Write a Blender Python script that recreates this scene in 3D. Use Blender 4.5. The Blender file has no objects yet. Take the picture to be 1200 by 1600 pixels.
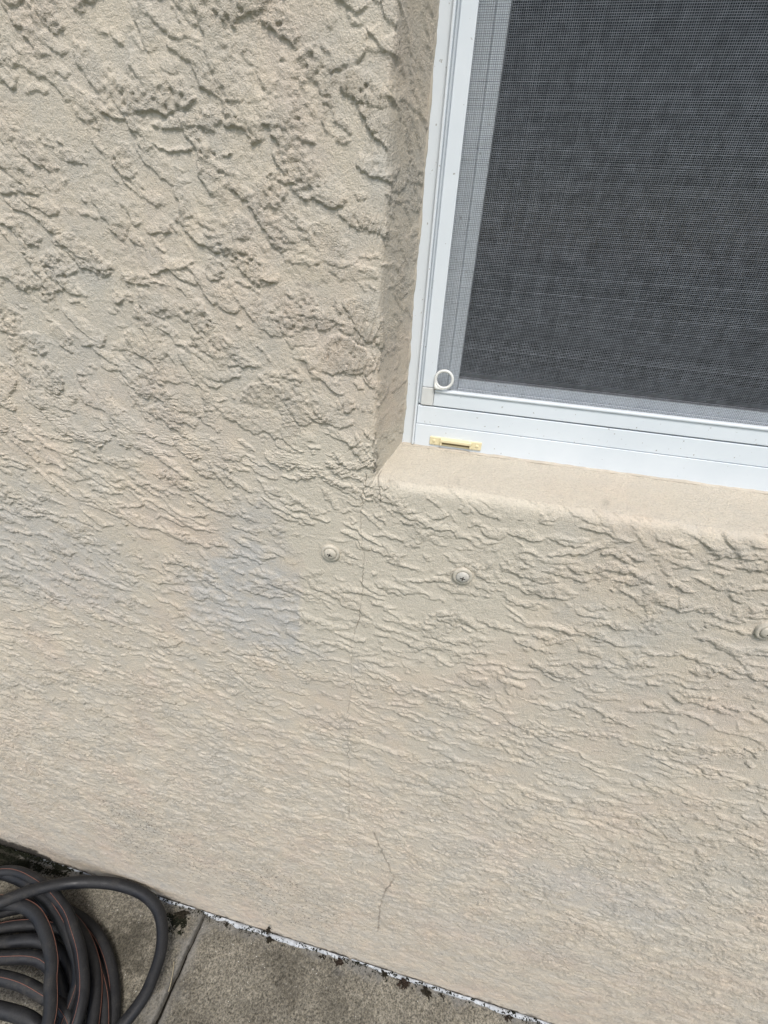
import bpy, bmesh, math, random
import numpy as np
from mathutils import Vector, Matrix

# ------------------------------------------------------------------ camera
scene = bpy.context.scene
D, HC = 0.34, 1.3311                       # distance to the wall face, lens height
cam_d = bpy.data.cameras.new('camera')
cam_d.sensor_fit = 'HORIZONTAL'; cam_d.sensor_width = 36.0; cam_d.lens = 21.0
cam_d.clip_start = 0.01; cam_d.clip_end = 400.0
cam = bpy.data.objects.new('camera', cam_d)
scene.collection.objects.link(cam)
RC = np.array([[0.9751993, 0.21377264, 0.05733744],
               [0.15690123, -0.48500813, -0.86031919],
               [-0.15610358, 0.84797899, -0.50652078]])
cam.matrix_world = Matrix(((RC[0][0], -RC[1][0], -RC[2][0], 0.0),
                           (RC[0][1], -RC[1][1], -RC[2][1], -D),
                           (RC[0][2], -RC[1][2], -RC[2][2], HC),
                           (0, 0, 0, 1)))
scene.camera = cam

# ------------------------------------------------------------------ sky, sun, exposure
SUN_EL, SUN_AZ = 61.0, 18.0               # azimuth: degrees from straight-out-of-the-wall towards the left
world = bpy.data.worlds.new('World'); scene.world = world; world.use_nodes = True
wn = world.node_tree.nodes; wl = world.node_tree.links
bg = wn['Background']
sky = wn.new('ShaderNodeTexSky'); sky.sky_type = 'NISHITA'; sky.sun_disc = False
sd = Vector((math.sin(math.radians(SUN_AZ)) * math.cos(math.radians(SUN_EL)),
             -math.cos(math.radians(SUN_AZ)) * math.cos(math.radians(SUN_EL)),
             math.sin(math.radians(SUN_EL))))      # towards the sun
sky.sun_elevation = math.radians(SUN_EL)
sky.sun_rotation = math.atan2(sd.x, sd.y)
sky.air_density = 1.4; sky.dust_density = 3.2; sky.ozone_density = 1.0
wl.new(sky.outputs[0], bg.inputs[0]); bg.inputs[1].default_value = 0.13
sun_d = bpy.data.lights.new('sun', 'SUN'); sun_d.energy = 1.55; sun_d.angle = math.radians(12); sun_d.color = (1.0, 0.985, 0.955)
sun = bpy.data.objects.new('sun', sun_d); scene.collection.objects.link(sun)
sun.rotation_euler = (-sd).to_track_quat('-Z', 'Y').to_euler()
vs = scene.view_settings
vs.view_transform = 'Standard'; vs.look = 'None'; vs.exposure = 0.83; vs.gamma = 1.0; vs.use_curve_mapping = False

scene.cycles.use_denoising = True; scene.cycles.denoiser = 'OPENIMAGEDENOISE'; scene.cycles.denoising_prefilter = 'NONE'
scene.cycles.use_adaptive_sampling = False
scene.cycles.sampling_pattern = 'BLUE_NOISE'
scene.cycles.caustics_reflective = False; scene.cycles.caustics_refractive = False

C = scene.collection
random.seed(5)

# ------------------------------------------------------------------ helpers
def tag(o, label=None, cat=None, group=None, kind=None):
    if label: o['label'] = label
    if cat: o['category'] = cat
    if group: o['group'] = group
    if kind: o['kind'] = kind
    return o

def empty(name, loc=(0, 0, 0)):
    o = bpy.data.objects.new(name, None); C.objects.link(o); o.location = loc
    o.empty_display_size = 0.05
    return o

def link(name, me, mat, parent=None, smooth=False):
    if smooth:
        me.polygons.foreach_set('use_smooth', [True] * len(me.polygons))
    o = bpy.data.objects.new(name, me); C.objects.link(o)
    if mat: me.materials.append(mat)
    if parent:
        o.parent = parent
        o.matrix_parent_inverse = Matrix.Translation(-world_loc(parent))
    return o

def world_loc(o):
    v = Vector(o.location)
    return v if not o.parent else Vector((0, 0, 0)) + v

def bm_obj(name, bm, mat, parent=None, smooth=False):
    me = bpy.data.meshes.new(name)
    bm.normal_update(); bm.to_mesh(me); bm.free()
    return link(name, me, mat, parent, smooth)

def add_box(bm, x0, x1, y0, y1, z0, z1, bev=0.0, seg=2):
    r = bmesh.ops.create_cube(bm, size=1.0)
    vsx = r['verts']
    for v in vsx:
        v.co = Vector((x0 + (v.co.x + .5) * (x1 - x0), y0 + (v.co.y + .5) * (y1 - y0), z0 + (v.co.z + .5) * (z1 - z0)))
    if bev > 0:
        es = list({e for v in vsx for e in v.link_edges})
        bmesh.ops.bevel(bm, geom=es, offset=bev, segments=seg, affect='EDGES', profile=.5)

def box_obj(name, x0, x1, y0, y1, z0, z1, mat, parent=None, bev=0.0):
    bm = bmesh.new(); add_box(bm, x0, x1, y0, y1, z0, z1, bev)
    return bm_obj(name, bm, mat, parent)

def np_mesh(name, co, quads):
    me = bpy.data.meshes.new(name)
    nv, nf = len(co), len(quads)
    me.vertices.add(nv); me.vertices.foreach_set('co', np.ascontiguousarray(co, dtype=np.float32).ravel())
    me.loops.add(nf * 4); me.loops.foreach_set('vertex_index', np.ascontiguousarray(quads, dtype=np.int32).ravel())
    me.polygons.add(nf)
    me.polygons.foreach_set('loop_start', np.arange(nf, dtype=np.int32) * 4)
    me.polygons.foreach_set('loop_total', np.full(nf, 4, dtype=np.int32))
    me.polygons.foreach_set('use_smooth', np.ones(nf, dtype=bool))
    me.update(calc_edges=True)
    return me

def grid_quads(nr, nc, keep=None):
    i = np.arange(nr - 1)[:, None] * nc + np.arange(nc - 1)[None, :]
    q = np.stack([i, i + 1, i + nc + 1, i + nc], -1)
    return q[keep] if keep is not None else q.reshape(-1, 4)

# ------------------------------------------------------------------ numpy noise
LAT = [np.random.default_rng(100 + k).random((256, 256)).astype(np.float32) * 2 - 1 for k in range(8)]
def vn(U, V, k):
    iu = np.floor(U).astype(np.int32); iv = np.floor(V).astype(np.int32)
    fu = U - iu; fv = V - iv
    fu = fu * fu * (3 - 2 * fu); fv = fv * fv * (3 - 2 * fv)
    L = LAT[k % 8]; o = 37 * k
    iu = (iu + o) & 255; iv = (iv + o) & 255; ju = (iu + 1) & 255; jv = (iv + 1) & 255
    a = L[iv, iu]; b = L[iv, ju]; c = L[jv, iu]; d = L[jv, ju]
    return (a + (b - a) * fu) * (1 - fv) + (c + (d - c) * fu) * fv
def fbm(U, V, k, n, g=.5):
    s = 0; a = 1; t = 0
    for i in range(n):
        s = s + a * vn(U * 2 ** i + i * 17.3, V * 2 ** i - i * 9.1, k + i); t += a; a *= g
    return s / t
def ss(a, b, x):
    t = np.clip((x - a) / (b - a), 0, 1); return t * t * (3 - 2 * t)

# ------------------------------------------------------------------ materials
def new_mat(name):
    m = bpy.data.materials.new(name); m.use_nodes = True
    nt = m.node_tree; b = nt.nodes['Principled BSDF']
    return m, nt, b
def N(nt, t, **kw):
    n = nt.nodes.new(t)
    for k, v in kw.items(): setattr(n, k, v)
    return n
def noise(nt, vec, scale, detail=3, rough=.55, dist=0.0):
    n = N(nt, 'ShaderNodeTexNoise'); n.inputs['Scale'].default_value = scale
    n.inputs['Detail'].default_value = detail; n.inputs['Roughness'].default_value = rough
    n.inputs['Distortion'].default_value = dist
    nt.links.new(vec, n.inputs['Vector']); return n
def ramp(nt, fac, pts):
    r = N(nt, 'ShaderNodeValToRGB'); nt.links.new(fac, r.inputs[0])
    els = r.color_ramp.elements
    while len(els) < len(pts): els.new(.5)
    for e, (p, c) in zip(els, pts):
        e.position = p; e.color = (*c, 1) if len(c) == 3 else c
    return r
def mix(nt, fac, a, b, mode='MIX'):
    m = N(nt, 'ShaderNodeMix', data_type='RGBA', blend_type=mode)
    def put(s, v):
        if isinstance(v, (tuple, list)): s.default_value = (*v, 1)
        elif isinstance(v, (int, float)): s.default_value = v
        else: nt.links.new(v, s)
    put(m.inputs['Factor'], fac); put(m.inputs['A'], a); put(m.inputs['B'], b)
    return m.outputs['Result']
def bump(nt, b, h, dist, strength=1.0, prev=None):
    n = N(nt, 'ShaderNodeBump'); n.inputs['Strength'].default_value = strength; n.inputs['Distance'].default_value = dist
    nt.links.new(h, n.inputs['Height'])
    if prev: nt.links.new(prev.outputs[0], n.inputs['Normal'])
    nt.links.new(n.outputs[0], b.inputs['Normal']); return n
def obj_co(nt):
    return N(nt, 'ShaderNodeNewGeometry').outputs['Position']

def mat_stucco():
    m, nt, b = new_mat('painted_stucco')
    pos = obj_co(nt)
    def chan(layer):
        at = N(nt, 'ShaderNodeVertexColor', layer_name=layer)
        sep = N(nt, 'ShaderNodeSeparateColor'); nt.links.new(at.outputs['Color'], sep.inputs[0]); return sep.outputs
    sep = chan('paint'); sp2 = chan('wear')
    n1 = noise(nt, pos, 9, 4, .6); n2 = noise(nt, pos, 34, 4, .6, .4); n3 = noise(nt, pos, 650, 4, .7)
    base = ramp(nt, n1.outputs[0], [(.30, (.485, .449, .388)), (.5, (.510, .457, .381)), (.70, (.530, .452, .374))]).outputs[0]
    f2 = ramp(nt, n2.outputs[0], [(.35, (.93, .94, .96)), (.65, (1.04, 1.02, .99))]).outputs[0]
    base = mix(nt, 1.0, base, f2, 'MULTIPLY')
    base = mix(nt, sep[0], base, (.430, .414, .390))      # chalky grey touch-up paint
    base = mix(nt, sep[1], base, (.527, .481, .400))      # creamier repaint
    f3 = ramp(nt, n3.outputs[0], [(.30, (.78, .77, .75)), (.46, (.98, .98, .98)), (.72, (1.10, 1.09, 1.07))]).outputs[0]
    base = mix(nt, 1.0, base, f3, 'MULTIPLY')
    n4 = noise(nt, pos, 190, 4, .7, .6)                     # mildew specks
    th = N(nt, 'ShaderNodeMath', operation='MULTIPLY_ADD'); nt.links.new(sp2[0], th.inputs[0]); th.inputs[1].default_value = .205
    nt.links.new(n4.outputs[0], th.inputs[2])
    mil = ramp(nt, th.outputs[0], [(.76, (0, 0, 0)), (.83, (.7, .7, .7))]).outputs[0]
    base = mix(nt, mil, base, (.085, .078, .066))
    base = mix(nt, sep[2], base, (.055, .048, .040))      # cracks, grime and painted contact shade at the foot
    nt.links.new(base, b.inputs['Base Color'])
    b.inputs['Roughness'].default_value = .85; b.inputs['Specular IOR Level'].default_value = .25
    g1 = noise(nt, pos, 900, 3, .7); g2 = noise(nt, pos, 380, 3, .65)
    mx = N(nt, 'ShaderNodeMath', operation='ADD'); nt.links.new(g1.outputs[0], mx.inputs[0]); nt.links.new(g2.outputs[0], mx.inputs[1])
    rg = N(nt, 'ShaderNodeMapRange'); nt.links.new(sp2[1], rg.inputs[0]); rg.inputs[3].default_value = .50; rg.inputs[4].default_value = .9
    # crumbs too fine for the mesh on the far, foreshortened foot of the wall
    mp = N(nt, 'ShaderNodeMapping'); mp.inputs['Scale'].default_value = (1, 1, .62); mp.inputs['Rotation'].default_value = (0, math.radians(8), 0); nt.links.new(pos, mp.inputs[0])
    n5 = noise(nt, mp.outputs[0], 95, 6, .72, .5)
    is5 = ramp(nt, n5.outputs[0], [(.46, (0, 0, 0)), (.53, (1, 1, 1))]).outputs[0]
    bl = N(nt, 'ShaderNodeBump'); bl.inputs['Distance'].default_value = .0022
    nt.links.new(is5, bl.inputs['Height']); nt.links.new(sp2[2], bl.inputs['Strength'])
    bn = bump(nt, b, mx.outputs[0], .0020, 1.0); nt.links.new(rg.outputs[0], bn.inputs['Strength'])
    nt.links.new(bl.outputs[0], bn.inputs['Normal'])
    return m

def mat_plain(name, col, rough=.5, spec=.4, var=.06, scale=60, bscale=None, bdist=.0003, metal=0.0):
    m, nt, b = new_mat(name)
    pos = obj_co(nt)
    n = noise(nt, pos, scale, 4, .6)
    lo = tuple(c * (1 - var) for c in col); hi = tuple(min(1, c * (1 + var)) for c in col)
    nt.links.new(ramp(nt, n.outputs[0], [(.3, lo), (.7, hi)]).outputs[0], b.inputs['Base Color'])
    rr = N(nt, 'ShaderNodeMapRange'); rr.inputs[3].default_value = rough * .85; rr.inputs[4].default_value = min(1, rough * 1.15)
    nt.links.new(n.outputs[0], rr.inputs[0]); nt.links.new(rr.outputs[0], b.inputs['Roughness'])
    b.inputs['Specular IOR Level'].default_value = spec; b.inputs['Metallic'].default_value = metal
    if bscale:
        g = noise(nt, pos, bscale, 3, .6); bump(nt, b, g.outputs[0], bdist, .5)
    return m

def mat_white_frame():
    m, nt, b = new_mat('white_powder_coat')
    pos = obj_co(nt)
    n = noise(nt, pos, 25, 5, .6); s = noise(nt, pos, 330, 2, .5)
    base = ramp(nt, n.outputs[0], [(.3, (.60, .64, .675)), (.7, (.65, .685, .715))]).outputs[0]
    sp = ramp(nt, s.outputs[0], [(.715, (0, 0, 0)), (.75, (1, 1, 1))]).outputs[0]
    base = mix(nt, sp, base, (.32, .31, .29))
    nt.links.new(base, b.inputs['Base Color'])
    b.inputs['Roughness'].default_value = .42; b.inputs['Specular IOR Level'].default_value = .4
    g = noise(nt, pos, 60, 2, .5); bump(nt, b, g.outputs[0], .0004, .12)
    return m

def mat_concrete():
    m, nt, b = new_mat('weathered_concrete')
    pos = obj_co(nt)
    at = N(nt, 'ShaderNodeVertexColor', layer_name='paint')
    sep = N(nt, 'ShaderNodeSeparateColor'); nt.links.new(at.outputs['Color'], sep.inputs[0])
    n1 = noise(nt, pos, 7, 5, .62); n2 = noise(nt, pos, 300, 4, .75); n3 = noise(nt, pos, 130, 4, .65)
    n4 = noise(nt, pos, 240, 1, .4)
    base = ramp(nt, n1.outputs[0], [(.3, (.092, .083, .067)), (.48, (.150, .138, .113)), (.7, (.205, .189, .155))]).outputs[0]
    f = ramp(nt, n2.outputs[0], [(.36, (.32, .31, .30)), (.5, (1, 1, 1)), (.64, (1.6, 1.56, 1.48))]).outputs[0]
    base = mix(nt, 1.0, base, f, 'MULTIPLY')
    f = ramp(nt, n3.outputs[0], [(.4, (.72, .72, .70)), (.6, (1.1, 1.1, 1.1))]).outputs[0]
    base = mix(nt, 1.0, base, f, 'MULTIPLY')
    sp = ramp(nt, n4.outputs[0], [(.765, (0, 0, 0)), (.79, (1, 1, 1))]).outputs[0]
    base = mix(nt, sp, base, (.5, .49, .45))
    base = mix(nt, sep.outputs[1], base, (.17, .165, .155))       # pale cement skim by the joint and wall
    base = mix(nt, sep.outputs[0], base, (.022, .020, .014))      # algae
    nt.links.new(base, b.inputs['Base Color'])
    b.inputs['Roughness'].default_value = .9; b.inputs['Specular IOR Level'].default_value = .25
    mx = N(nt, 'ShaderNodeMath', operation='ADD'); nt.links.new(n2.outputs[0], mx.inputs[0]); nt.links.new(n3.outputs[0], mx.inputs[1])
    bump(nt, b, mx.outputs[0], .0022, .8)
    return m

M_STUCCO = mat_stucco()
M_WHITE = mat_white_frame()
M_CONC = mat_concrete()
M_CREAM = mat_plain('cream_plastic', (.66, .58, .37), .45, .4, .05, 200, 500, .0001)
M_KEY = mat_plain('white_corner_plastic', (.57, .575, .56), .5, .35, .04, 200)
M_RING = mat_plain('white_plastic', (.68, .68, .65), .4, .4, .03, 200)
M_WIRE = mat_plain('charcoal_screen_wire', (.185, .200, .222), .6, .35, .30, 160)
M_BLIND = mat_plain('charcoal_blind_fabric', (.052, .056, .066), .9, .2, .15, 400)
M_BLACK = mat_plain('light_block_black', (.012, .012, .013), .9, .1, .1, 30)
M_GREY_SEAL = mat_plain('grey_glazing_seal', (.10, .10, .105), .6, .3, .1, 100)
def mat_hose():
    m, nt, b = new_mat('black_rubber')
    pos = obj_co(nt)
    n1 = noise(nt, pos, 22, 6, .68, .6); n2 = noise(nt, pos, 420, 3, .6)
    base = ramp(nt, n1.outputs[0], [(.38, (.0070, .0076, .0095)), (.56, (.011, .0115, .013)), (.74, (.032, .030, .027))]).outputs[0]
    f = ramp(nt, n2.outputs[0], [(.4, (.8, .8, .8)), (.62, (1.3, 1.28, 1.25))]).outputs[0]
    nt.links.new(mix(nt, 1.0, base, f, 'MULTIPLY'), b.inputs['Base Color'])
    nt.links.new(ramp(nt, n1.outputs[0], [(.35, (.42,) * 3), (.65, (.75,) * 3)]).outputs[0], b.inputs['Roughness'])
    b.inputs['Specular IOR Level'].default_value = .34
    bump(nt, b, n2.outputs[0], .0004, .5)
    return m
M_HOSE = mat_hose()
M_STRIPE = mat_plain('copper_stripe', (.16, .070, .050), .55, .3, .15, 120)
M_CAULK = mat_plain('white_caulk', (.33, .345, .36), .75, .3, .35, 110, 500, .0008)
M_TAN = mat_plain('tan_caulk', (.42, .375, .31), .8, .25, .12, 90, 600, .0006)
M_SCREWHEAD = mat_plain('painted_screw_head', (.45, .412, .345), .8, .2, .14, 300, 700, .0008)
M_SCREWDARK = mat_plain('dark_recess', (.045, .042, .038), .9, .2, .3, 500)
M_MOSS = mat_plain('dark_moss', (.011, .012, .007), .95, .1, .5, 300)
M_WEED = mat_plain('dry_weed', (.018, .015, .010), .9, .15, .5, 300)
M_WEEDRED = mat_plain('reddish_weed', (.024, .017, .012), .9, .15, .5, 300)
M_STRAW = mat_plain('dry_straw', (.30, .26, .18), .8, .2, .15, 200)
M_SOIL = mat_plain('dark_soil', (.010, .009, .007), .98, .1, .5, 200, 300, .002)
M_LAWN = mat_plain('lawn', (.055, .075, .030), .95, .1, .3, 8)
M_ADDED_SOFFIT = mat_plain('added_soffit_paint', (.62, .60, .55), .8, .2, .04, 10)

def mat_glass():
    m, nt, b = new_mat('window_glass')
    b.inputs['Base Color'].default_value = (.80, .84, .84, 1)
    b.inputs['Roughness'].default_value = 0.02; b.inputs['IOR'].default_value = 1.22
    b.inputs['Transmission Weight'].default_value = 1.0
    n = noise(nt, obj_co(nt), 12, 3, .6)
    nt.links.new(ramp(nt, n.outputs[0], [(.3, (.01,) * 3), (.8, (.05,) * 3)]).outputs[0], b.inputs['Roughness'])
    return m
M_GLASS = mat_glass()

# ------------------------------------------------------------------ ground and paving
me = bpy.data.meshes.new('ground')
me.from_pydata([(-150, -150, -.05), (150, -150, -.05), (150, 150, -.05), (-150, 150, -.05)], [], [(0, 1, 2, 3)])
tag(link('ground', me, M_LAWN), kind='structure')

JX = -.4165
def slab_mesh(x0, x1, y0, y1, fine=None):
    """slab with worn upper edges; y1 is the wall side."""
    def axis(a, b, f0, f1, st, cs):
        t = [a]
        while t[-1] < b:
            t.append(t[-1] + (st if f0 <= t[-1] < f1 else cs))
        t[-1] = b
        return np.array(t)
    if fine: gx = axis(x0, x1, fine[0], fine[1], .0028, .03); gy = axis(y0, y1, fine[2], fine[3], .0028, .03)
    else: gx = np.linspace(x0, x1, 40); gy = np.linspace(y0, y1, 40)
    X, Y = np.meshgrid(gx, gy)
    e = np.minimum(np.minimum(X - x0, x1 - X), Y - y0)
    Zt = .0012 * fbm(X / .02, Y / .02, 1, 3) + .0008 * fbm(X / .006, Y / .006, 4, 2) + .0015 * fbm(X / .15, Y / .15, 2, 2)
    Zt -= .004 * np.clip(1 - e / .0035, 0, 1) ** 2
    jag = .0030 * fbm(X * 0 + 3, Y / .025, 3, 4, .6)
    Xj = X + (jag + np.where(X > .5 * (x0 + x1), -1, 1) * .0034 * np.clip(-Y / .22, 0, 1)) * np.clip(1 - (np.minimum(X - x0, x1 - X)) / .02, 0, 1)
    co = np.stack([Xj, Y, Zt], -1).reshape(-1, 3)
    nr, nc = X.shape
    # skirt
    bi = np.concatenate([np.arange(nc), np.arange(1, nr) * nc + nc - 1, (nr - 1) * nc + np.arange(nc - 2, -1, -1), np.arange(nr - 2, 0, -1) * nc])
    low = co[bi].copy(); low[:, 2] = -.09
    k = len(bi); s0 = len(co)
    j = np.arange(k); jn = (j + 1) % k
    sk = np.stack([bi[j], s0 + j, s0 + jn, bi[jn]], -1)
    me = np_mesh('slab', np.concatenate([co, low]), np.concatenate([grid_quads(nr, nc), sk]))
    # algae / skim masks : stains with a shape of their own
    U = np.concatenate([X.ravel(), low[:, 0]]); V = np.concatenate([Y.ravel(), low[:, 1]])
    ns = fbm(U / .03, V / .03, 2, 4, .6); nf = fbm(U / .007, V / .007, 5, 3, .7)
    al = ss(.15, .75, np.exp(-(((U + .56) / .085) ** 2 + ((V + .10) / .055) ** 2)) + .45 * ns + .5 * nf - .05) * .6
    al2 = ss(.2, .6, np.exp(-(((U + .97) / .09) ** 2 + ((V + .03) / .035) ** 2)) * 1.1 + .5 * ns + .2 * nf)
    spots = ss(.38, .6, nf + .35 * ns) * .55
    blot = ss(.02, .45, fbm(U / .11, V / .08, 6, 5, .62)) * .32
    al = np.maximum.reduce([al, al2, spots, blot])
    sk_ = ss(.25, .7, np.exp(-(np.abs(V + .004) / .016)) * .8 + .5 * ns) * .6
    sk2 = ss(.2, .8, np.exp(-(np.abs(U - JX) / .028)) * .85 + .45 * ns) * .65
    skm = np.maximum(sk_, sk2)
    colr = np.zeros((len(U), 4), np.float32); colr[:, 0] = al; colr[:, 1] = skm; colr[:, 3] = 1
    a = me.color_attributes.new('paint', 'FLOAT_COLOR', 'POINT'); a.data.foreach_set('color', colr.ravel())
    return me
bm = bmesh.new(); add_box(bm, -3.2, 3.2, -1.32, .02, -.10, -.022)
pav = tag(bm_obj('pavement', bm, M_SOIL), kind='structure')
G1 = .0028
slabs = [(-1.63, JX - G1, (-1.15, JX, -.33, .1)), (JX + G1, .80, (JX, .62, -.33, .1)), (.81, 2.02, None), (-2.84, -1.64, None)]
for a, b_, f in slabs:
    o = link('slab', slab_mesh(a, b_, -1.25, -.001, f), M_CONC, pav)
pav.children[0]['label'] = 'dark mossy concrete slab under the coiled hose'
pav.children[1]['label'] = 'speckled grey concrete slab right of the joint'

# ------------------------------------------------------------------ the house wall: trowelled stucco
RX0, RX1, RZ0, RZ1, RES = -1.10, 0.72, 0.0, 1.62, 0.00065
def make_stucco():
    rng = np.random.default_rng(11)
    nx = int((RX1 - RX0) / RES); nz = int((RZ1 - RZ0) / RES)
    xs = (RX0 + np.arange(nx) * RES).astype(np.float32); zs = (RZ0 + np.arange(nz) * RES).astype(np.float32)
    X, Z = np.meshgrid(xs, zs)
    wx = fbm(X / .017, Z / .015, 0, 5, .62); wz = fbm(X / .017 + 50, Z / .015, 3, 5, .62)
    A = .0070
    XW = X + A * wx; ZW = Z + A * wz
    rough = .35 + .65 * ss(-.24, .08, fbm(X / .045, Z / .028, 5, 3))
    mid = 1 - np.clip((Z - 1.06) / .15, 0, 1) * np.clip((0 - X) / .12, 0, 1)
    gs = 1 / (1 + .35 * mid)
    grain = .62 * vn(X / .0022 * gs, Z / .0020 * gs, 2) + .5 * vn(X / .0038 * gs + 5, Z / .0034 * gs, 5); grain = np.sign(grain) * np.abs(grain) ** .8
    low = np.clip((.95 - Z) / .5, 0, 1)
    isl = ss(.10, .22, fbm(X / .012, Z / .012, 4, 4, .7))
    H = np.zeros_like(X)
    def paint(cx, cz, L, W, ang, amp, flip, feather, lip):
        R = L + .012
        i0 = max(0, int((cx - R - RX0) / RES)); i1 = min(nx, int((cx + R - RX0) / RES) + 1)
        Rz = abs(L * np.sin(ang)) + W + .012
        j0 = max(0, int((cz - Rz - RZ0) / RES)); j1 = min(nz, int((cz + Rz - RZ0) / RES) + 1)
        if i1 - i0 < 3 or j1 - j0 < 3: return
        x = XW[j0:j1, i0:i1] - cx; z = ZW[j0:j1, i0:i1] - cz
        c, s = np.cos(ang), np.sin(ang)
        p = (x * c + z * s) / L; q = (-x * s + z * c) * (-1 if flip else 1)
        e = 1 - np.clip(np.abs(p), 0, 1) ** 2.8
        t = q + W * np.sqrt(e)
        th = np.maximum(W * (.25 + 1.75 * e), 1e-4)
        up = np.clip(1 - t / th, 0, 1) ** feather
        h = amp * np.clip(t / lip, 0, 1) * up * (np.abs(p) < 1) * (t > 0)
        Hs = H[j0:j1, i0:i1]
        np.maximum(Hs, np.where(h > 0, Hs * .42 + h, 0), out=Hs)
    area = (RX1 - RX0) * (RZ1 - RZ0)
    def scatter(Nn, fn):
        for a, b in rng.random((Nn, 2)):
            fn(RX0 + a * (RX1 - RX0), RZ0 + b * (RZ1 - RZ0))
    def upk(x, z): return np.clip((z - 1.06) / .20, 0, 1) * np.clip((.0 - x) / .15, 0, 1)
    def dip(x, z):
        k = np.clip((z - .97) / .3, 0, 1) * np.clip((.08 - x) / .3, 0, 1)
        return -np.radians(7 + 25 * k)
    def lowk(z): return float(np.clip((.95 - z) / .6, 0, 1))
    def big(x, z):
        k = upk(x, z); l = lowk(z)
        if k < .5: L = rng.uniform(.008, .024) * (1 - .1 * l); W = rng.uniform(.0021, .0044) * (1 + 1.2 * l)
        else: L = rng.uniform(.008, .026); W = rng.uniform(.0045, .0105)
        paint(x, z, L, W, dip(x, z) * (1 - .95 * l) + rng.normal(0, (.24 + .22 * k) * (1 - .35 * l)), rng.uniform(.55, 1.15) * (.0017 + .0002 * l),
              rng.random() < .05, rng.uniform(.35, .9), rng.uniform(.0003, .0006))
    def small(x, z):
        k = upk(x, z); l = lowk(z)
        L = rng.uniform(.0022, .008) * (1 + .5 * l); W = rng.uniform(.0014, .0036) * (1 + 1.4 * l)
        paint(x, z, L, W, dip(x, z) + rng.normal(0, .4), rng.uniform(.4, 1.) * .0014, rng.random() < .10, rng.uniform(.3, .8), .0004)
    NB, NS = int(area / .00036), int(area / .00026)
    for a, b in rng.random((NB, 2)):
        x = RX0 + a * (RX1 - RX0); z = RZ0 + b * (RZ1 - RZ0)
        if rng.random() < 1 - .12 * upk(x, z) - .38 * lowk(z): big(x, z)
    for a, b in rng.random((NS, 2)):
        x = RX0 + a * (RX1 - RX0); z = RZ0 + b * (RZ1 - RZ0)
        if rng.random() < 1 - .2 * lowk(z): small(x, z)
    paint(-.2065, 1.3795, .030, .0016, -.045, .0016, False, .3, .0004)     # one long trowel edge
    cap = .0018
    H = np.where(H > cap, cap + .40 * (H - cap), H)
    H = np.maximum(H, low * isl * (.0011 + .3 * H))
    up = np.clip(H / .0010, 0, 1)
    pit = np.clip(vn(X / .0030, Z / .0026, 6) - .44, 0, 1) * ss(-.2, .25, fbm(X / .03, Z / .02, 3, 2))
    crumbs = np.clip(vn(X / .0036 + 9, Z / .0032, 7) - .50, 0, 1)
    H = H + rough * (.25 + .75 * up) * (.00088 * (1.15 - .15 * mid) * grain - .0040 * pit * up + .0016 * crumbs) + .00006 * grain
    H *= 1 + .15 * low
    H += .0006 * fbm(X / .09, Z / .07, 1, 3)
    global ROUGH
    ROUGH = (rough * (.2 + .8 * up)).astype(np.float32)
    return H.astype(np.float32)
RELIEF = make_stucco()
def sample_relief(U, V, F=None):
    F = RELIEF if F is None else F
    nz, nx = F.shape
    fx = (U - RX0) / RES; fz = (V - RZ0) / RES
    # mirror outside the raster
    fx = np.abs(fx); fx = (nx - 2) - np.abs((nx - 2) - np.mod(fx, 2 * (nx - 2)))
    fz = np.abs(fz); fz = (nz - 2) - np.abs((nz - 2) - np.mod(fz, 2 * (nz - 2)))
    i = np.clip(fx.astype(np.int32), 0, nx - 2); j = np.clip(fz.astype(np.int32), 0, nz - 2)
    a = fx - i; b = fz - j
    return (F[j, i] * (1 - a) + F[j, i + 1] * a) * (1 - b) + (F[j + 1, i] * (1 - a) + F[j + 1, i + 1] * a) * b

# opening (front edges of the reveal) and window plane
OX0, OX1, OZ0, OZ1 = -.0745, .900, 1.1596, 2.150
WY = .062                                    # frame face depth
FLX, FLZ = .0135, .0118                      # splay of jamb and slope of sill over WY
def axis_lines():
    d_th = math.radians(.115)
    th = math.atan((HC - 1.56) / D); zr = []
    th_end = math.atan((HC + .02) / D)
    while th < th_end:
        zr.append(HC - D * math.tan(th))
        th += d_th * (.37 if th > math.radians(63) else .56 if th > math.radians(50) else 1.0)
    zr = [z for z in zr if not (1.150 < z < 1.1775)]
    zr += list(np.arange(1.150, 1.1775, .00032))
    zr += list(np.linspace(1.575, 2.13, 26)) + [2.138, 2.142, 2.146, 2.150, 2.154, 2.16, 2.2, 2.3, 2.42, 2.5]
    zr = np.array(sorted(zr)); zr[0] = -.03
    st = .00080
    xl = list(np.arange(-.48, -.0935, st)) + list(np.arange(-.0935, -.058, .00036)) + list(np.arange(-.058, .305, st))
    xl = list(np.linspace(-2.4, -.486, 50)) + xl + list(np.linspace(.315, .88, 34)) + [.886, .889, .892, .895, .898, .901, .905] + list(np.linspace(.93, 2.4, 30))
    return np.array(xl), zr
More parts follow.
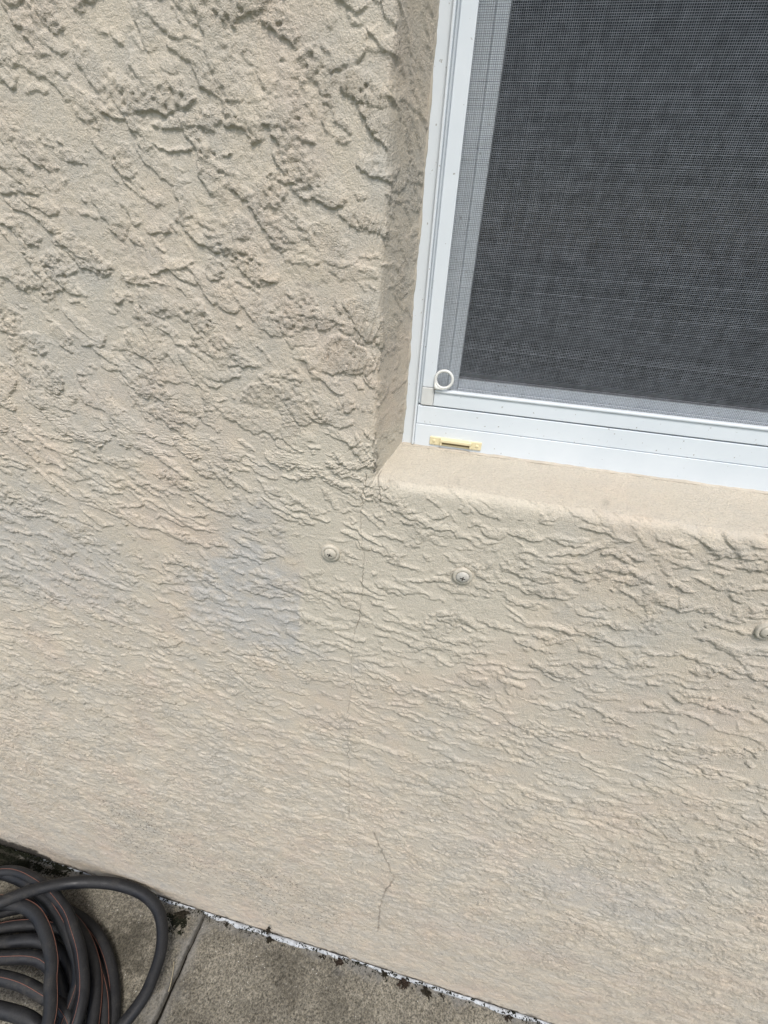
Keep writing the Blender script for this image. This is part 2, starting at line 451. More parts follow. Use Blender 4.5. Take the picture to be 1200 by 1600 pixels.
def build_wall():
    xl, zr = axis_lines()
    w = np.clip((.288 + .5065 * (HC - zr)) / .39, 1, None)[:, None]
    X = -.078 + (xl[None, :] + .078) * w
    Z = np.repeat(zr[:, None], len(xl), 1)
    def prof(s, soft, fl):
        # 0 outside the opening, then falling back WY over the splay fl, rounded lip
        k = WY / fl
        return k * soft * np.logaddexp(0, s / soft)
    lipn = .0012 * fbm(Z / .05, X / .05 + 3, 2, 3)
    lipn2 = .0020 * fbm(X / .05, Z / .05 + 7, 4, 4, .6)
    lipn = lipn * np.clip(1 - (X - OX0) / .004, 0, 1); lipn2 = lipn2 * np.clip(1 - (Z - OZ0) / .004, 0, 1)
    Y = np.minimum(np.minimum(prof(X - OX0 + lipn, .0011, FLX), prof(OX1 - X, .0012, FLX)),
                   np.minimum(prof(Z - OZ0 + lipn2, .0026, FLZ), prof(OZ1 - Z, .0012, FLZ)))
    sill = (prof(Z - OZ0, .0026, FLZ) < prof(X - OX0, .0011, FLX)) & (Y > .006)
    deep = Y > WY + .03
    Yc = np.minimum(Y, WY + .03)
    # normals of the smooth surface
    gx = np.gradient(Y, axis=1) / np.maximum(np.gradient(X, axis=1), 1e-6)
    gz = np.gradient(Y, axis=0) / np.maximum(np.gradient(Z, axis=0), 1e-6)
    ln = np.sqrt(gx ** 2 + gz ** 2 + 1)
    NX, NY, NZ = gx / ln, -1 / ln, gz / ln
    h = sample_relief(X + Yc, Z + Yc * sill); rgh = sample_relief(X + Yc, Z + Yc * sill, ROUGH)
    # the wall was floated smoother round the screws, on the sill and near the ground
    amp = np.ones_like(X)
    amp = np.where(sill, .08 + .7 * np.exp(-Yc / .008), amp)
    edge = np.clip((Z - 1.140 + .010 * fbm(X / .03, Z / .03, 1, 3)) / .016, 0, 1) * (X > -.07) * (Z < 1.2)
    amp *= 1 - .45 * edge * (Y < .004)
    amp = np.where((Y > .006) & ~sill, .45, amp)
    amp *= .62 + .38 * np.clip((Z - .02) / .45, 0, 1)
    for sx, sz, r in SCREWS:
        amp *= 1 - .8 * np.exp(-(((X - sx) ** 2 + (Z - sz) ** 2) / r ** 2))
    # old smooth patch left of the first screw
    amp *= 1 - .75 * np.exp(-(((X + .140) / .026) ** 2 + ((Z - 1.065) / .030) ** 2))
    # hairline cracks
    crack = np.zeros_like(X)
    for pl, wd, dep in CRACKS:
        pl = np.array(pl)
        x0, x1 = pl[:, 0].min() - .01, pl[:, 0].max() + .01; z0, z1 = pl[:, 1].min() - .01, pl[:, 1].max() + .01
        m = (X > x0) & (X < x1) & (Z > z0) & (Z < z1)
        px = X[m] + .0036 * fbm(X[m] / .03, Z[m] / .011, 2, 4, .65); pz = Z[m] + .0036 * fbm(X[m] / .011, Z[m] / .03, 4, 4, .65)
        dmin = np.full(px.shape, 9.)
        for (ax, az), (bx, bz) in zip(pl[:-1], pl[1:]):
            ex, ez = bx - ax, bz - az
            t = np.clip(((px - ax) * ex + (pz - az) * ez) / (ex * ex + ez * ez), 0, 1)
            dmin = np.minimum(dmin, np.hypot(px - ax - t * ex, pz - az - t * ez))
        fade = np.clip((.95 if wd > .0015 else .55) + .9 * fbm(px * 0 + 1, pz / .03, 5, 2), .55, 1)
        g = np.clip(1 - dmin / wd, 0, 1) * fade
        crack[m] = np.maximum(crack[m], g)
        h[m] -= dep * g
    h = h * amp
    h += sill * (.00030 * vn(X / .0045, Yc / .0045, 3) + .00025 * vn(X / .011, Yc / .009, 1) - .0010 * np.clip(vn(X / .006 + 3, Yc / .004, 6) - .62, 0, 1))
    rgh = np.where(sill, .75, rgh)
    # a step where the upper coat stops, left of the window corner
    P = np.stack([X + NX * h, Yc + NY * h, Z + NZ * h], -1)
    nr, nc = X.shape
    dv = deep
    keep = ~(dv[:-1, :-1] & dv[1:, :-1] & dv[:-1, 1:] & dv[1:, 1:])
    q = grid_quads(nr, nc, keep)
    used = np.zeros(nr * nc, bool); used[q.ravel()] = True
    remap = np.cumsum(used) - 1
    me = np_mesh('wall', P.reshape(-1, 3)[used], remap[q])
    # paint masks
    nb = fbm(X / .05, Z / .05, 2, 4, .6); nf = fbm(X / .012, Z / .009, 6, 3, .6)
    grey = np.zeros_like(X)
    for gx_, gz_, rx, rz, s in GREYS:
        grey = np.maximum(grey, s * ss(.12, .80, np.exp(-(((X - gx_) / rx) ** 2 + ((Z - gz_) / rz) ** 2)) + .42 * nb + .12 * nf))
    cream = ss(.3, .7, np.clip((X + .165 + .02 * nb) / .02, 0, 1) * np.clip((.14 - X) / .12, 0, 1) * np.clip((Z - .86) / .16, 0, 1) * np.clip((1.22 - Z) / .05, 0, 1) + .15 * nb) * .8
    cream = np.maximum(cream, np.where(sill, .5, 0))
    grey = grey * (1 - .9 * cream) * (1 - .25 * rgh) * np.clip(.9 + .8 * nf, .4, 1)
    mild = np.clip(.95 * np.exp(-(((X + .50) / .13) ** 2 + ((Z - .32) / .14) ** 2)) + .8 * np.exp(-(((X + .22) / .16) ** 2 + ((Z - .22) / .14) ** 2))
                   + .55 * np.clip((.75 - Z) / .7, 0, 1) + .25 * nb, 0, 1) * np.clip((1.0 - Z) / .4, 0, 1)
    foot_grime_shade = ss(.3, .8, np.exp(-np.clip(Z, 0, 9) / .010) * .75 + .5 * nf + .35 * nb) * .75 * (X > -9)  # grime with contact shade painted in along the wall foot
    corner = ss(.3, .6, np.exp(-(((X + .95) / .16) ** 2 + (Z / .045) ** 2)) + .35 * nb + .25 * nf)
    d = np.maximum.reduce([foot_grime_shade, corner, .52 * np.clip(crack * 1.4, 0, 1)])
    col = np.stack([grey, cream, d, np.ones_like(X)], -1).astype(np.float32).reshape(-1, 4)[used]
    a = me.color_attributes.new('paint', 'FLOAT_COLOR', 'POINT'); a.data.foreach_set('color', np.ascontiguousarray(col).ravel())
    col = np.stack([mild, rgh, .36 * np.clip((.85 - Z) / .45, 0, 1), np.ones_like(X)], -1).astype(np.float32).reshape(-1, 4)[used]
    a = me.color_attributes.new('wear', 'FLOAT_COLOR', 'POINT'); a.data.foreach_set('color', np.ascontiguousarray(col).ravel())
    return me
SCREWS = [(-.1124, 1.0733, .011), (.0156, 1.0738, .011), (.2707, 1.0731, .011)]
CRACKS = [([(-.0795, 1.163), (-.0831, 1.1408), (-.0835, 1.114), (-.0802, 1.0897), (-.0795, 1.0515), (-.0805, 1.0003), (-.0886, .9606), (-.0891, .8753), (-.0883, .7455), (-.0833, .5814)], .00052, .0010),
          ([(-.0705, 1.161), (-.0690, 1.150), (-.0660, 1.135)], .0006, .0012),
          ([(-.0454, .5628), (-.0252, .4914), (-.0031, .432), (-.0177, .3652), (-.022, .2945), (-.019, .1912)], .0020, .0014),
          ([(-.0745, 1.200), (-.0742, 1.178), (-.0735, 1.164)], .0009, .0016)]
GREYS = [(-.195, .985, .100, .100, 1.0), (-.47, .98, .13, .09, .65), (-.33, 1.20, .10, .05, .3), (.29, .565, .14, .06, .55), (.10, .62, .07, .09, .22),
         (-.30, .60, .06, .12, .2), (.20, .95, .08, .04, .2), (.18, .33, .2, .05, .3), (.30, 1.02, .06, .05, .2)]
house = tag(empty('house', (0, 0, 0)), 'beige trowelled stucco house wall with hairline cracks around a white framed window', 'house')
wall = link('wall', build_wall(), M_STUCCO, house)
del RELIEF, ROUGH

# added roof overhang, out of view, to darken the wall head
box_obj('added_soffit', -3.2, 3.2, -.33, .30, 2.46, 2.50, M_ADDED_SOFFIT, house)
box_obj('added_fascia', -3.2, 3.2, -.36, -.332, 2.44, 2.62, M_ADDED_SOFFIT, house)

# ------------------------------------------------------------------ anchor screws in the wall
def screw(x, z, ang, tone):
    root = None
    bm = bmesh.new()
    # flanged washer, lathe about y
    def lathe(bm, prof, n=36):
        rings = []
        for r, y in prof:
            rings.append([bm.verts.new((r * math.cos(2 * math.pi * i / n), y, r * math.sin(2 * math.pi * i / n))) for i in range(n)])
        for a, b in zip(rings[:-1], rings[1:]):
            for i in range(n):
                bm.faces.new((a[i], a[(i + 1) % n], b[(i + 1) % n], b[i]))
        return rings
    lathe(bm, [(.0092, .003), (.0092, -.0010), (.0088, -.0015), (.0070, -.0017), (.0063, -.0014), (.0060, .001)])
    bmesh.ops.recalc_face_normals(bm, faces=bm.faces)
    w_ = bm_obj('anchor_screw', bm, M_SCREWHEAD, house, True)
    bm = bmesh.new()
    n = 36
    prof = [(.0061, -.0005), (.0062, -.0018), (.0058, -.0024), (.0050, -.0030), (.0038, -.0035), (.0024, -.0038), (.0012, -.0039)]
    rings = lathe(bm, prof, n)
    bm.faces.new(rings[-1])
    bmesh.ops.recalc_face_normals(bm, faces=bm.faces)
    hd = bm_obj('screw_head', bm, tone, None, True)
    hd.parent = w_
    # cross recess: four tapered arms in a dark colour, standing just proud of the head
    bm = bmesh.new()
    for k in range(4):
        a = k * math.pi / 2
        c, s = math.cos(a), math.sin(a)
        pts = [(-.0006, .0), (.0006, .0), (.0005, .0021 + .0004 * (k % 2)), (-.0004, .0024)]
        f = [bm.verts.new((c * u - s * v, -.00405 + .012 * v * v * 14, s * u + c * v)) for u, v in pts]
        g = [bm.verts.new((q.co.x, -.0030, q.co.z)) for q in f]
        bm.faces.new(f)
        for i in range(4): bm.faces.new((f[i], f[(i + 1) % 4], g[(i + 1) % 4], g[i]))
    bmesh.ops.recalc_face_normals(bm, faces=bm.faces)
    rc = bm_obj('drive_recess', bm, M_SCREWDARK, None)
    rc.parent = w_
    w_.location = (x, -.0012, z); w_.rotation_euler = (math.radians(random.uniform(-5, 5)), ang, math.radians(random.uniform(-5, 5)))
    return w_
M_SCREWGREY = mat_plain('greyed_screw_head', (.42, .40, .36), .8, .2, .16, 400, 700, .0008)
for (x, z, r), an, mt, lb in zip(SCREWS, (.35, .1, .8), (M_SCREWHEAD, M_SCREWGREY, M_SCREWHEAD),
        ('cream painted anchor screw nearest the crack', 'greyed anchor screw in the middle of the row', 'anchor screw cut by the right edge of the photo')):
    screw(x, z, an, mt)['label'] = lb

# ------------------------------------------------------------------ window
XR, ZT = .887, 2.137                         # far side and head of the frame
bm = bmesh.new()
add_box(bm, -.0660, -.0512, WY, .120, 1.1690, ZT, .0006)          # jamb flange
add_box(bm, XR - .0145, XR, WY, .120, 1.1690, ZT, .0006)
add_box(bm, -.0512, XR - .0145, WY, .120, ZT - .03, ZT - .0002, .0006)
window = bm_obj('window', bm, M_WHITE, house)
window['label'] = 'white framed window with dark insect screen'
box_obj('jamb_ridge', -.05115, -.0493, WY - .0042, .110, 1.1725, ZT - .031, M_WHITE, window, .0005)
box_obj('track_floor', -.0492, -.0468, WY + .0035, .112, 1.2105, ZT - .032, M_WHITE, window, .0002)
box_obj('lower_sill_band', -.0491, XR - .015, WY - .0015, .118, 1.1660, 1.19215, M_WHITE, window, .0004)
box_obj('upper_sill_band', -.0490, XR - .0152, WY - .0006, .116, 1.19255, 1.2093, M_WHITE, window, .0005)
# screen frame
SY = WY - .0004
box_obj('screen_side_bar', -.0467, -.0357, SY, WY + .009, 1.2266, ZT - .035, M_WHITE, window, .0006)
box_obj('screen_side_bar', XR - .027, XR - .016, SY, WY + .009, 1.2266, ZT - .035, M_WHITE, window, .0006)
box_obj('screen_top_bar', -.0355, XR - .0272, SY, WY + .009, ZT - .048, ZT - .035, M_WHITE, window, .0006)
bm = bmesh.new()
add_box(bm, -.0354, XR - .0272, SY, WY + .009, 1.2104, 1.2226, .0006)
add_box(bm, -.0354, XR - .0272, SY - .0012, WY + .008, 1.22275, 1.22545, .0009)
box_obj('screen_corner_key', -.0467, -.0357, SY - .0003, WY + .009, 1.2104, 1.2263, M_KEY, window, .0005)
bm_obj('screen_bottom_bar', bm, M_WHITE, window)
# pull ring on the corner key
bm = bmesh.new()
RR, rr, nn, mm = .0074, .0011, 48, 10
cx, cz = -.0281, 1.2353
rings = []
for i in range(nn):
    a = 2 * math.pi * i / nn
    rings.append([bm.verts.new((cx + (RR + rr * 1.15 * math.cos(b)) * math.cos(a), SY - .0022 + rr * .9 * math.sin(b), cz + (RR + rr * 1.15 * math.cos(b)) * math.sin(a)))
                  for b in [2 * math.pi * j / mm for j in range(mm)]])
for i in range(nn):
    for j in range(mm):
        A, B = rings[i], rings[(i + 1) % nn]
        bm.faces.new((A[j], B[j], B[(j + 1) % mm], A[(j + 1) % mm]))
# little gusset joining ring and corner key
g0 = [(-.0362, 1.2330), (-.0352, 1.2345), (-.0333, 1.2296), (-.0284, 1.2274), (-.0290, 1.2262), (-.0362, 1.2262)]
fv = [bm.verts.new((x, SY - .0030, z)) for x, z in g0]; bv = [bm.verts.new((x, SY - .0012, z)) for x, z in g0]
bm.faces.new(fv); bm.faces.new(bv[::-1])
for i in range(6): bm.faces.new((fv[i], bv[i], bv[(i + 1) % 6], fv[(i + 1) % 6]))
bmesh.ops.recalc_face_normals(bm, faces=bm.faces)
bm_obj('pull_ring', bm, M_RING, window, True)
# weep hole cover
bm = bmesh.new()
wx0, wx1, wz0, wz1, wy = -.0346, .0137, 1.17420, 1.18240, WY - .0015
add_box(bm, wx0, wx1, wy - .0014, wy + .0005, wz0, wz1, .0010, 3)
add_box(bm, wx0 + .0102, wx1 - .0092, wy - .0046, wy - .0005, wz1 - .0038, wz1 - .0010, .0006)
add_box(bm, wx0 + .0102, wx0 + .0118, wy - .0042, wy - .0005, wz0 + .0012, wz1 - .0015, .0004)
add_box(bm, wx1 - .0108, wx1 - .0092, wy - .0042, wy - .0005, wz0 + .0012, wz1 - .0015, .0004)
for px in (wx0 + .0042, wx1 - .0042):
    r = bmesh.ops.create_uvsphere(bm, u_segments=14, v_segments=8, radius=.0016)
    for v in r['verts']: v.co = Vector((px + v.co.x, wy - .0013 + v.co.y * .6, .5 * (wz0 + wz1) + v.co.z))
weep = bm_obj('weep_hole_cover', bm, M_CREAM, window)
weep['label'] = 'yellowed cream plastic weep hole cover'
box_obj('weep_slot_shade', wx0 + .0120, wx1 - .0110, wy - .0019, wy - .0012, wz0 + .0020, wz1 - .0040, mat_plain('painted_slot_shade', (.20, .15, .08), .8, .2, .1, 200), window)  # shade inside the slot, painted as a flat brown panel
# sash behind the screen
bm = bmesh.new()
add_box(bm, -.0490, -.0262, .0800, .1130, 1.2098, ZT - .04, .0006)
add_box(bm, -.0261, -.0166, .0832, .1128, 1.2099, ZT - .041, .0006)
bm_obj('sash_stile', bm, M_WHITE, window)
bm = bmesh.new()
add_box(bm, -.0163, XR - .03, .0802, .1126, 1.2100, 1.2240, .0006)
add_box(bm, -.0164, XR - .03, .0832, .1124, 1.2241, 1.2318, .0006)
bm_obj('sash_rail', bm, M_WHITE, window)
box_obj('glazing_seal', -.01655, XR - .03, .0842, .0878, 1.23185, 1.2335, M_GREY_SEAL, window)
box_obj('pane', -.0164, XR - .03, .0880, .0920, 1.2319, ZT - .04, M_GLASS, window)
# behind: added black box that keeps light out, roller blind, inner sill
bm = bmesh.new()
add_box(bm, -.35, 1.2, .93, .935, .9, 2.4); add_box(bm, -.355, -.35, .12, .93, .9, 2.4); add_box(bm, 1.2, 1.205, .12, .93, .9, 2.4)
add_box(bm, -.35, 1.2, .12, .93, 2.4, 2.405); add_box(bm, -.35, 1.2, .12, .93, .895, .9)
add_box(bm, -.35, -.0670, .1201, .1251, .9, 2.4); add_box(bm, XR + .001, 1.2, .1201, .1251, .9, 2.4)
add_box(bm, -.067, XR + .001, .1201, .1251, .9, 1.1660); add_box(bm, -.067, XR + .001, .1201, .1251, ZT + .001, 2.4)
bm_obj('light_block_box', bm, M_BLACK, window)
bl = box_obj('roller_blind', -.0150, XR - .035, .1280, .1286, 1.2805, 2.12, M_BLIND, window)
box_obj('blind_hem_bar', -.0150, XR - .035, .1262, .1300, 1.2620, 1.2760, M_BLIND, window, .001)
box_obj('inner_sill', -.0160, XR - .033, .1140, .1270, 1.2100, 1.2420, M_BLIND, window)
# insect screen: real woven strands
def screen_mesh():
    x0, x1, z0, z1 = -.0358, XR - .0268, 1.2225, ZT - .047
    px, pz = .00128, .00120
    r = .00014
    y0 = WY + .0030
    co = []; fa = []
    rng = np.random.default_rng(3)
    def prism(a, b, ax):
        nonlocal r
        n = len(co)
        for p in (a, b):
            for k in range(4):
                u = math.cos(k * math.pi / 2) * r; v = math.sin(k * math.pi / 2) * r
                co.append((p[0] + u, p[1] + v, p[2]) if ax == 'z' else (p[0], p[1] + v, p[2] + u))
        for k in range(4):
            fa.append((n + k, n + (k + 1) % 4, n + 4 + (k + 1) % 4, n + 4 + k))
    x = x0
    while x < x1:
        r = .00014 * rng.uniform(.75, 1.2); j = rng.normal(0, .00007); prism((x + j, y0, z0), (x + j, y0, z1), 'z'); x += px
    z = z0
    while z < z1:
        r = .00014 * (rng.uniform(.75, 1.2) if rng.random() > .025 else 1.45); j = rng.normal(0, .00007); prism((x0, y0 + .00018, z + j), (x1, y0 + .00018, z + j), 'x'); z += pz
    me = bpy.data.meshes.new('insect_screen'); me.from_pydata(co, [], fa); me.update()
    return me
scr = link('insect_screen', screen_mesh(), M_WIRE, window)
scr['kind'] = 'stuff'; scr['label'] = 'charcoal woven insect screen'
# tan caulk fillet between stucco and frame
def ribbon(name, pts, wid, hgt, mat, parent, nrm, up, seed, step=.002):
    """irregular bead along a polyline: section in (nrm, up)."""
    rng = np.random.default_rng(seed)
    bm = bmesh.new(); prev = None
    nrm = Vector(nrm); up = Vector(up)
    a, b = Vector(pts[0]), Vector(pts[1]); L = (b - a).length; n = max(2, int(L / step))
    ph = rng.random() * 100
    for i in range(n + 1):
        t = i / n; p = a.lerp(b, t); s = t * L
        w = wid * (1 + .55 * float(fbm(np.array([s / .012 + ph]), np.array([1.7]), seed, 4, .6)[0]))
        h = hgt * (1 + .4 * float(fbm(np.array([s / .02 + ph]), np.array([5.7]), seed + 1, 3)[0]))
        sec = [p - up * .003, p + up * h * .9, p + nrm * w * .5 + up * h * .8, p + nrm * w * .92 + up * h * .35, p + nrm * w - up * .003]
        r = [bm.verts.new(q) for q in sec]
        if prev:
            for k in range(4): bm.faces.new((prev[k], prev[k + 1], r[k + 1], r[k]))
        prev = r
    bmesh.ops.recalc_face_normals(bm, faces=bm.faces)
    return bm_obj(name, bm, mat, parent, True)
ribbon('sealant_bead', ((-.0630, WY - .0002, 1.175), (-.0630, WY - .0002, 1.60)), .0030, .0028, M_TAN, window, (1, 0, 0), (0, -1, 0), 3)
ribbon('sealant_bead', ((-.060, WY - .0016, 1.1702), (.45, WY - .0016, 1.1702)), .0020, .0030, M_TAN, window, (0, 0, 1), (0, -1, 0), 5)

# ------------------------------------------------------------------ white caulk line at the foot of the wall
def foot_bead(x0, x1, seed, wmul=1.0):
    rng = np.random.default_rng(seed)
    n = int((x1 - x0) / .002); bm = bmesh.new(); prev = None
    xs = np.linspace(x0, x1, n)
    wv = .0058 * wmul * (1 + .75 * fbm(xs / .03, xs * 0 + seed, 2, 4, .6)); of = .002 * fbm(xs / .05, xs * 0 + seed + 4, 5, 3)
    zz = .0016 + .0012 * fbm(xs / .008, xs * 0 + 9, 3, 3)
    for i in range(n):
        t = i / (n - 1); tap = min(1, 12 * t * (1 - t) + .1)
        a = -.0022 + of[i] * .5; w = max(.0012, wv[i] * tap)
        sec = [(xs[i], a, -.004), (xs[i], a, .0030 + zz[i]), (xs[i], a - w * .45, .0022 + zz[i]), (xs[i], a - w * .9, .0008 + zz[i] * .8), (xs[i], a - w, -.004)]
        r = [bm.verts.new(q) for q in sec]
        if prev:
            for k in range(4): bm.faces.new((prev[k], prev[k + 1], r[k + 1], r[k]))
        prev = r
    bmesh.ops.recalc_face_normals(bm, faces=bm.faces)
    return bm
B1 = tag(bm_obj('caulk_bead', foot_bead(-.93, -.74, 3, .7), M_CAULK, None, True), 'short dirty white caulk strip behind the hose, among black moss', 'caulk', 'caulk strips along the wall foot')
B2 = tag(bm_obj('caulk_bead', foot_bead(-.735, -.44, 8, .6), M_CAULK, None, True), 'thin grey white caulk strip behind the loose hose loop', 'caulk', 'caulk strips along the wall foot')
B3 = tag(bm_obj('caulk_bead', foot_bead(-.425, -.075, 5, 1.15), M_CAULK, None, True), 'wide white caulk strip right of the slab joint', 'caulk', 'caulk strips along the wall foot')
B4 = tag(bm_obj('caulk_bead', foot_bead(-.068, .80, 6, 1.0), M_CAULK, None, True), 'long white caulk strip running off the bottom edge', 'caulk', 'caulk strips along the wall foot')

# ------------------------------------------------------------------ garden hose
def catmull(P, n):
    P = np.array(P, float); out = []
    Q = np.vstack([2 * P[0] - P[1], P, 2 * P[-1] - P[-2]])
    for i in range(1, len(Q) - 2):
        for t in np.linspace(0, 1, n, endpoint=False):
            a, b, c, d = Q[i - 1], Q[i], Q[i + 1], Q[i + 2]
            out.append(.5 * ((2 * b) + (-a + c) * t + (2 * a - 5 * b + 4 * c - d) * t * t + (-a + 3 * b - 3 * c + d) * t ** 3))
    out.append(P[-1]); return np.array(out)
HR = .0116
def arc(cx, cy, r, a0, a1, z0, z1, n=9, ry=None):
    ry = ry or r
    return [(cx + r * math.cos(math.radians(a)), cy + ry * math.sin(math.radians(a)), z0 + (z1 - z0) * k / (n - 1)) for k, a in enumerate(np.linspace(a0, a1, n))]
path = []
# one continuous hose, loops piled from the ground up (angles clockwise from the right-hand front)
path += arc(-.715, -.345, .270, -60, 170, .013, .013, 12)
path += arc(-.72, -.35, .265, 185, 385, .014, .016, 9)
path += arc(-.70, -.37, .262, 30, 175, .020, .030, 8)
path += arc(-.71, -.37, .25, 190, 400, .030, .036, 9)
path += arc(-.74, -.345, .262, 50, 175, .036, .038, 7)
path += arc(-.76, -.36, .23, 190, 390, .040, .046, 9)
path += [(-.585, -.165, .050), (-.640, -.120, .066), (-.740, -.078, .068), (-.833, -.062, .068), (-.90, -.075, .066), (-1.0, -.16, .055)]
path += arc(-.80, -.36, .24, 175, 350, .05, .052, 8)
path += [(-.535, -.260, .060), (-.545, -.195, .068), (-.591, -.144, .070), (-.638, -.111, .072), (-.690, -.083, .072), (-.782, -.058, .073), (-.873, -.062, .072), (-.97, -.13, .066)]
path += arc(-.79, -.36, .215, 165, 340, .07, .075, 8)
path += [(-.565, -.260, .086), (-.617, -.181, .090), (-.646, -.152, .091), (-.690, -.124, .091), (-.735, -.107, .091), (-.785, -.106, .091), (-.85, -.125, .09), (-.93, -.22, .085)]
path += [(-.93, -.36, .08), (-.84, -.46, .08), (-.70, -.47, .078), (-.58, -.40, .075), (-.505, -.28, .055)]
path += [(-.468, -.215, .046), (-.448, -.165, .044), (-.447, -.130, .044), (-.456, -.090, .045), (-.480, -.053, .047), (-.515, -.028, .049), (-.566, -.0165, .052), (-.632, -.020, .058), (-.700, -.040, .072), (-.750, -.070, .092), (-.790, -.105, .108), (-.835, -.150, .108), (-.90, -.25, .09), (-.95, -.4, .05), (-.9, -.55, .014), (-.6, -.62, .013)]
HP = catmull(path, 14)
def tube(P, r, n=14, flat=1.0):
    T = np.gradient(P, axis=0); T /= np.linalg.norm(T, axis=1)[:, None]
    up = np.array([0, 0, 1.0]); co = []; S = []
    U = np.cross(T, up); U /= np.linalg.norm(U, axis=1)[:, None]; V = np.cross(U, T)
    an = np.linspace(0, 2 * np.pi, n, endpoint=False)
    co = P[:, None, :] + r * (np.cos(an)[None, :, None] * U[:, None, :] + flat * np.sin(an)[None, :, None] * V[:, None, :])
    m = len(P)
    i = np.arange(m - 1)[:, None] * n + np.arange(n)[None, :]; j = np.arange(m - 1)[:, None] * n + (np.arange(n)[None, :] + 1) % n
    q = np.stack([i, j, j + n, i + n], -1).reshape(-1, 4)
    return co.reshape(-1, 3), q, U, V, T
co, q, U, V, T = tube(HP, HR, 18, .95)
hose_root = tag(empty('garden_hose', (-.72, -.33, 0)), 'black rubber garden hose with thin copper stripe coiled on the concrete', 'hose')
link('hose_tube', np_mesh('hose_tube', co, q), M_HOSE, hose_root)
# thin raised copper stripe that slowly twists round the tube
s = np.cumsum(np.r_[0, np.linalg.norm(np.diff(HP, axis=0), axis=1)])
ang = np.radians(58 + 36 * np.sin(s * 1.1 + 1.0) + 22 * np.sin(s * 2.9)); ang[s > s[-1] - 1.75] = np.radians(-80)
off = (np.cos(ang)[:, None] * U + .95 * np.sin(ang)[:, None] * V)
SP = HP + off * (HR + .00005)
co2, q2, *_ = tube(SP, .00046, 6)
link('stripe', np_mesh('stripe', co2, q2), M_STRIPE, hose_root)
# loose inner ends lying across the coil
for pts, nm, lb in (([(-.98, -.20, .030), (-.86, -.175, .038), (-.780, -.156, .048), (-.702, -.136, .050), (-.63, -.150, .040), (-.56, -.20, .03)], 'hose_tube', None),
                ([(-1.0, -.27, .05), (-.86, -.20, .055), (-.763, -.178, .058), (-.672, -.160, .056), (-.60, -.19, .048), (-.54, -.26, .03)], 'hose_tube', None),
                ([(-.95, -.30, .05), (-.83, -.215, .060), (-.729, -.200, .064), (-.651, -.198, .060), (-.561, -.214, .046), (-.50, -.27, .02)], 'hose_tube', None),
                ([(-.90, -.33, .05), (-.78, -.25, .062), (-.692, -.235, .064), (-.603, -.236, .056), (-.52, -.28, .03)], 'hose_tube', None)):
    P = catmull(pts, 14); co, q, U, V, T = tube(P, HR, 18, .95)
    link('hose_tube', np_mesh('hose_tube', co, q), M_HOSE, hose_root)
    if pts[0][0] in (-.98, -.90): continue
    a = np.radians(70 + 15 * np.sin(np.arange(len(P)) * .05))
    S_ = P + (np.cos(a)[:, None] * U + .95 * np.sin(a)[:, None] * V) * (HR + .00005)
    co2, q2, *_ = tube(S_, .00046, 6)
    link('stripe', np_mesh('stripe', co2, q2), M_STRIPE, hose_root)

# ------------------------------------------------------------------ weeds in the joint, moss, straw
def leaf(bm, base, d, ln, wd, droop=.3):
    d = Vector(d).normalized(); side = d.cross(Vector((0, 0, 1)))
    if side.length < .05: side = Vector((1, 0, 0))
    side.normalize(); upv = side.cross(d)
    b = Vector(base)
    pr = None
    prof = [(0, .15), (.3, .8), (.6, 1.0), (.85, .6), (1, .05)]
    for t, w in prof:
        c = b + d * ln * t - Vector((0, 0, 1)) * droop * ln * t * t + upv * 0
        r = (bm.verts.new(c - side * wd * w * .5), bm.verts.new(c + upv * wd * .18 * w), bm.verts.new(c + side * wd * w * .5))
        if pr:
            bm.faces.new((pr[0], pr[1], r[1], r[0])); bm.faces.new((pr[1], pr[2], r[2], r[1]))
        pr = r
def weed(x, y, size, tall, mat, label, seed, n=14):
    rng = random.Random(seed)
    root = tag(empty('weed', (x, y, 0)), label, 'weed', 'weeds growing along the wall foot')
    bm = bmesh.new()
    for i in range(n):
        a = rng.uniform(0, 2 * math.pi); el = rng.uniform(.05, .9)
        d = (math.cos(a) * math.cos(el), -abs(math.sin(a)) * math.cos(el) * .8 + .1, math.sin(el))
        leaf(bm, (x + rng.gauss(0, size * .25), y + rng.uniform(-.4, .1) * size, .001 + rng.uniform(0, .2) * size), d, size * rng.uniform(.35, .8), size * rng.uniform(.14, .30), rng.uniform(.2, .7))
    bm_obj('foliage', bm, mat, root)
    if tall > 0:
        bm = bmesh.new(); P = []
        for k in range(9):
            t = k / 8
            P.append((x + .004 * math.sin(t * 3 + seed), y + .003 * t, tall * t))
        co, q, *_ = tube(np.array(P) + np.array([[1e-5 * k, 0, 0] for k in range(9)]), .0006, 5)
        for v in co: bm.verts.new(v)
        bm.verts.ensure_lookup_table()
        for f in q: bm.faces.new([bm.verts[i] for i in f])
        for k in range(26):
            t = rng.uniform(.25, 1.0); a = rng.uniform(0, 6.28)
            leaf(bm, (x + .004 * math.sin(t * 3 + seed), y + .003 * t, tall * t), (math.cos(a), -abs(math.sin(a)) * .6, rng.uniform(-.2, .9)), rng.uniform(.003, .007), .0028, .2)
        bm_obj('stem', bm, mat, root)
    return root
weed(-.462, -.014, .020, .0, M_WEED, 'dark brown tuft against the wall just left of the slab joint', 1, 46)
weed(-.3560, -.010, .009, 0, M_WEED, 'tiny dark tuft nearest the slab joint on the white caulk', 2, 12)
weed(-.3220, -.010, .007, 0, M_WEED, 'small round dark tuft left of the tall stalk', 3, 12)
weed(-.2540, -.010, .012, .058, M_WEED, 'tall dry weed stalk standing up against the wall', 4, 22)
weed(-.1310, -.010, .010, 0, M_WEED, 'flat dark tuft midway along the white caulk', 5, 16)
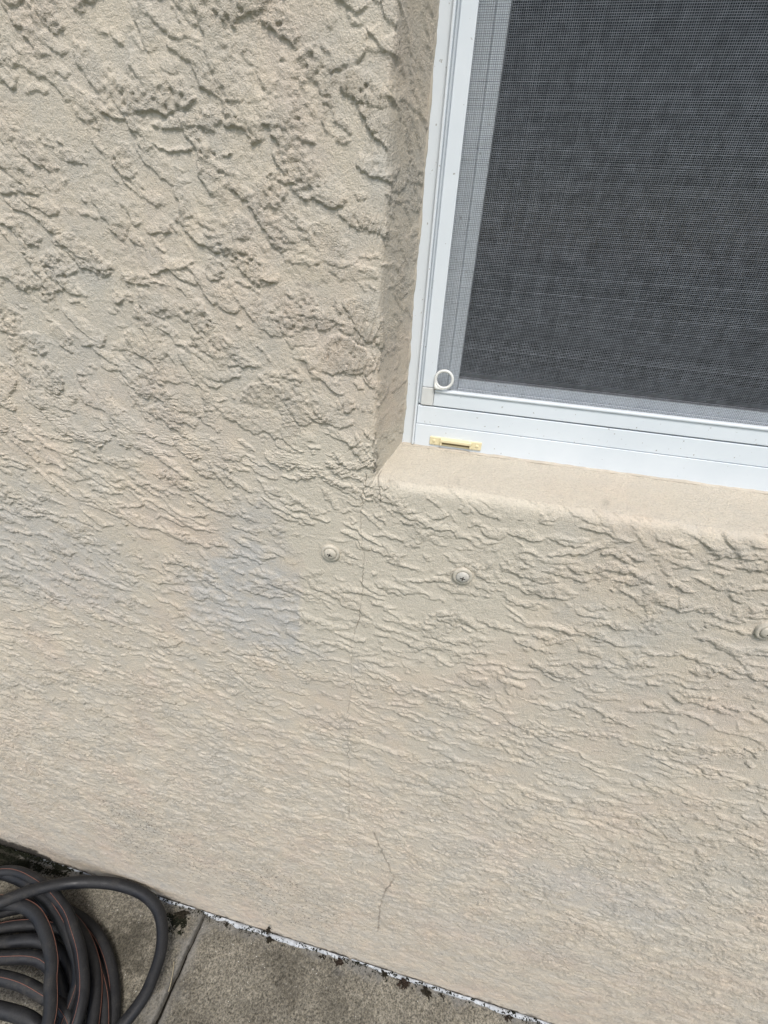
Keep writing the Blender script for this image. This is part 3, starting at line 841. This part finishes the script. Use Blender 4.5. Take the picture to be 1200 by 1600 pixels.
weed(-.0950, -.012, .013, .014, M_WEEDRED, 'brown tuft at the break in the caulk', 6, 22)
weed(.0050, -.008, .009, .006, M_WEED, 'small dark sprig below the long crack', 7, 14)
weed(.0500, -.010, .015, .008, M_WEEDRED, 'bushy dark brown rosette in the caulk', 8, 40)
weed(.0980, -.012, .014, .006, M_WEED, 'wide dark tuft hanging over the slab edge', 9, 34)
weed(.1300, -.010, .009, 0, M_WEED, 'thin dark sprig right of the wide tuft', 10, 14)
weed(.2620, -.010, .011, 0, M_WEEDRED, 'lone dark tuft nearest the bottom edge', 11, 18)
# moss
def moss():
    rng = random.Random(9); bm = bmesh.new()
    def tuft(x, y, z, n, s):
        for i in range(n):
            a = rng.uniform(0, 6.28)
            leaf(bm, (x + rng.gauss(0, s), y - abs(rng.gauss(0, s * .6)), z + abs(rng.gauss(0, s * .4))), (math.cos(a), -abs(math.sin(a)), rng.uniform(.1, 1)), rng.uniform(.003, .007), rng.uniform(.0015, .003), .3)
    for i in range(330):
        t = rng.random() ** 1.3
        x = -1.10 + t * .33
        if rng.random() < .55:
            tuft(x, -.003, rng.uniform(0, .022) * (1 - t * .7), 8, .005)
        else:
            tuft(x, -.012 - abs(rng.gauss(0, .022)) * (1 - t), .001, 8, .006)
    for i in range(260):
        x = rng.uniform(-.78, .60); n = rng.choice((1, 2, 2, 3, 5))
        for k in range(n):
            a = rng.uniform(0, 6.28)
            leaf(bm, (x + rng.gauss(0, .004), -.004 - abs(rng.gauss(0, .006)), .0035), (math.cos(a), math.sin(a), rng.uniform(0, .4)), rng.uniform(.0015, .0045), rng.uniform(.0008, .0022), .1)
    for i in range(60):
        tuft(rng.uniform(-.78, .38), -.002, .003, 4, .002)
    for i in range(26):
        tuft(-.88 + rng.gauss(0, .006), -.022 + rng.gauss(0, .003), .002, 8, .004)
    for i in range(70):
        tuft(-.465 + rng.gauss(0, .012), -.018 - abs(rng.gauss(0, .012)), .001, 5, .004)
    return bm
tag(bm_obj('moss', moss(), M_MOSS), 'black green moss and grime in the corner of wall and paving', 'moss', kind='stuff')
# dry straw lying over the joint
P = catmull([(-.4335, -.092, .003), (-.425, -.108, .0042), (-.4190, -.126, .0035), (-.4178, -.134, .002)], 6)
co, q, *_ = tube(P, .0008, 6)
tag(link('straw', np_mesh('straw', co, q), M_STRAW), 'pale dry grass straw lying across the slab joint', 'straw')
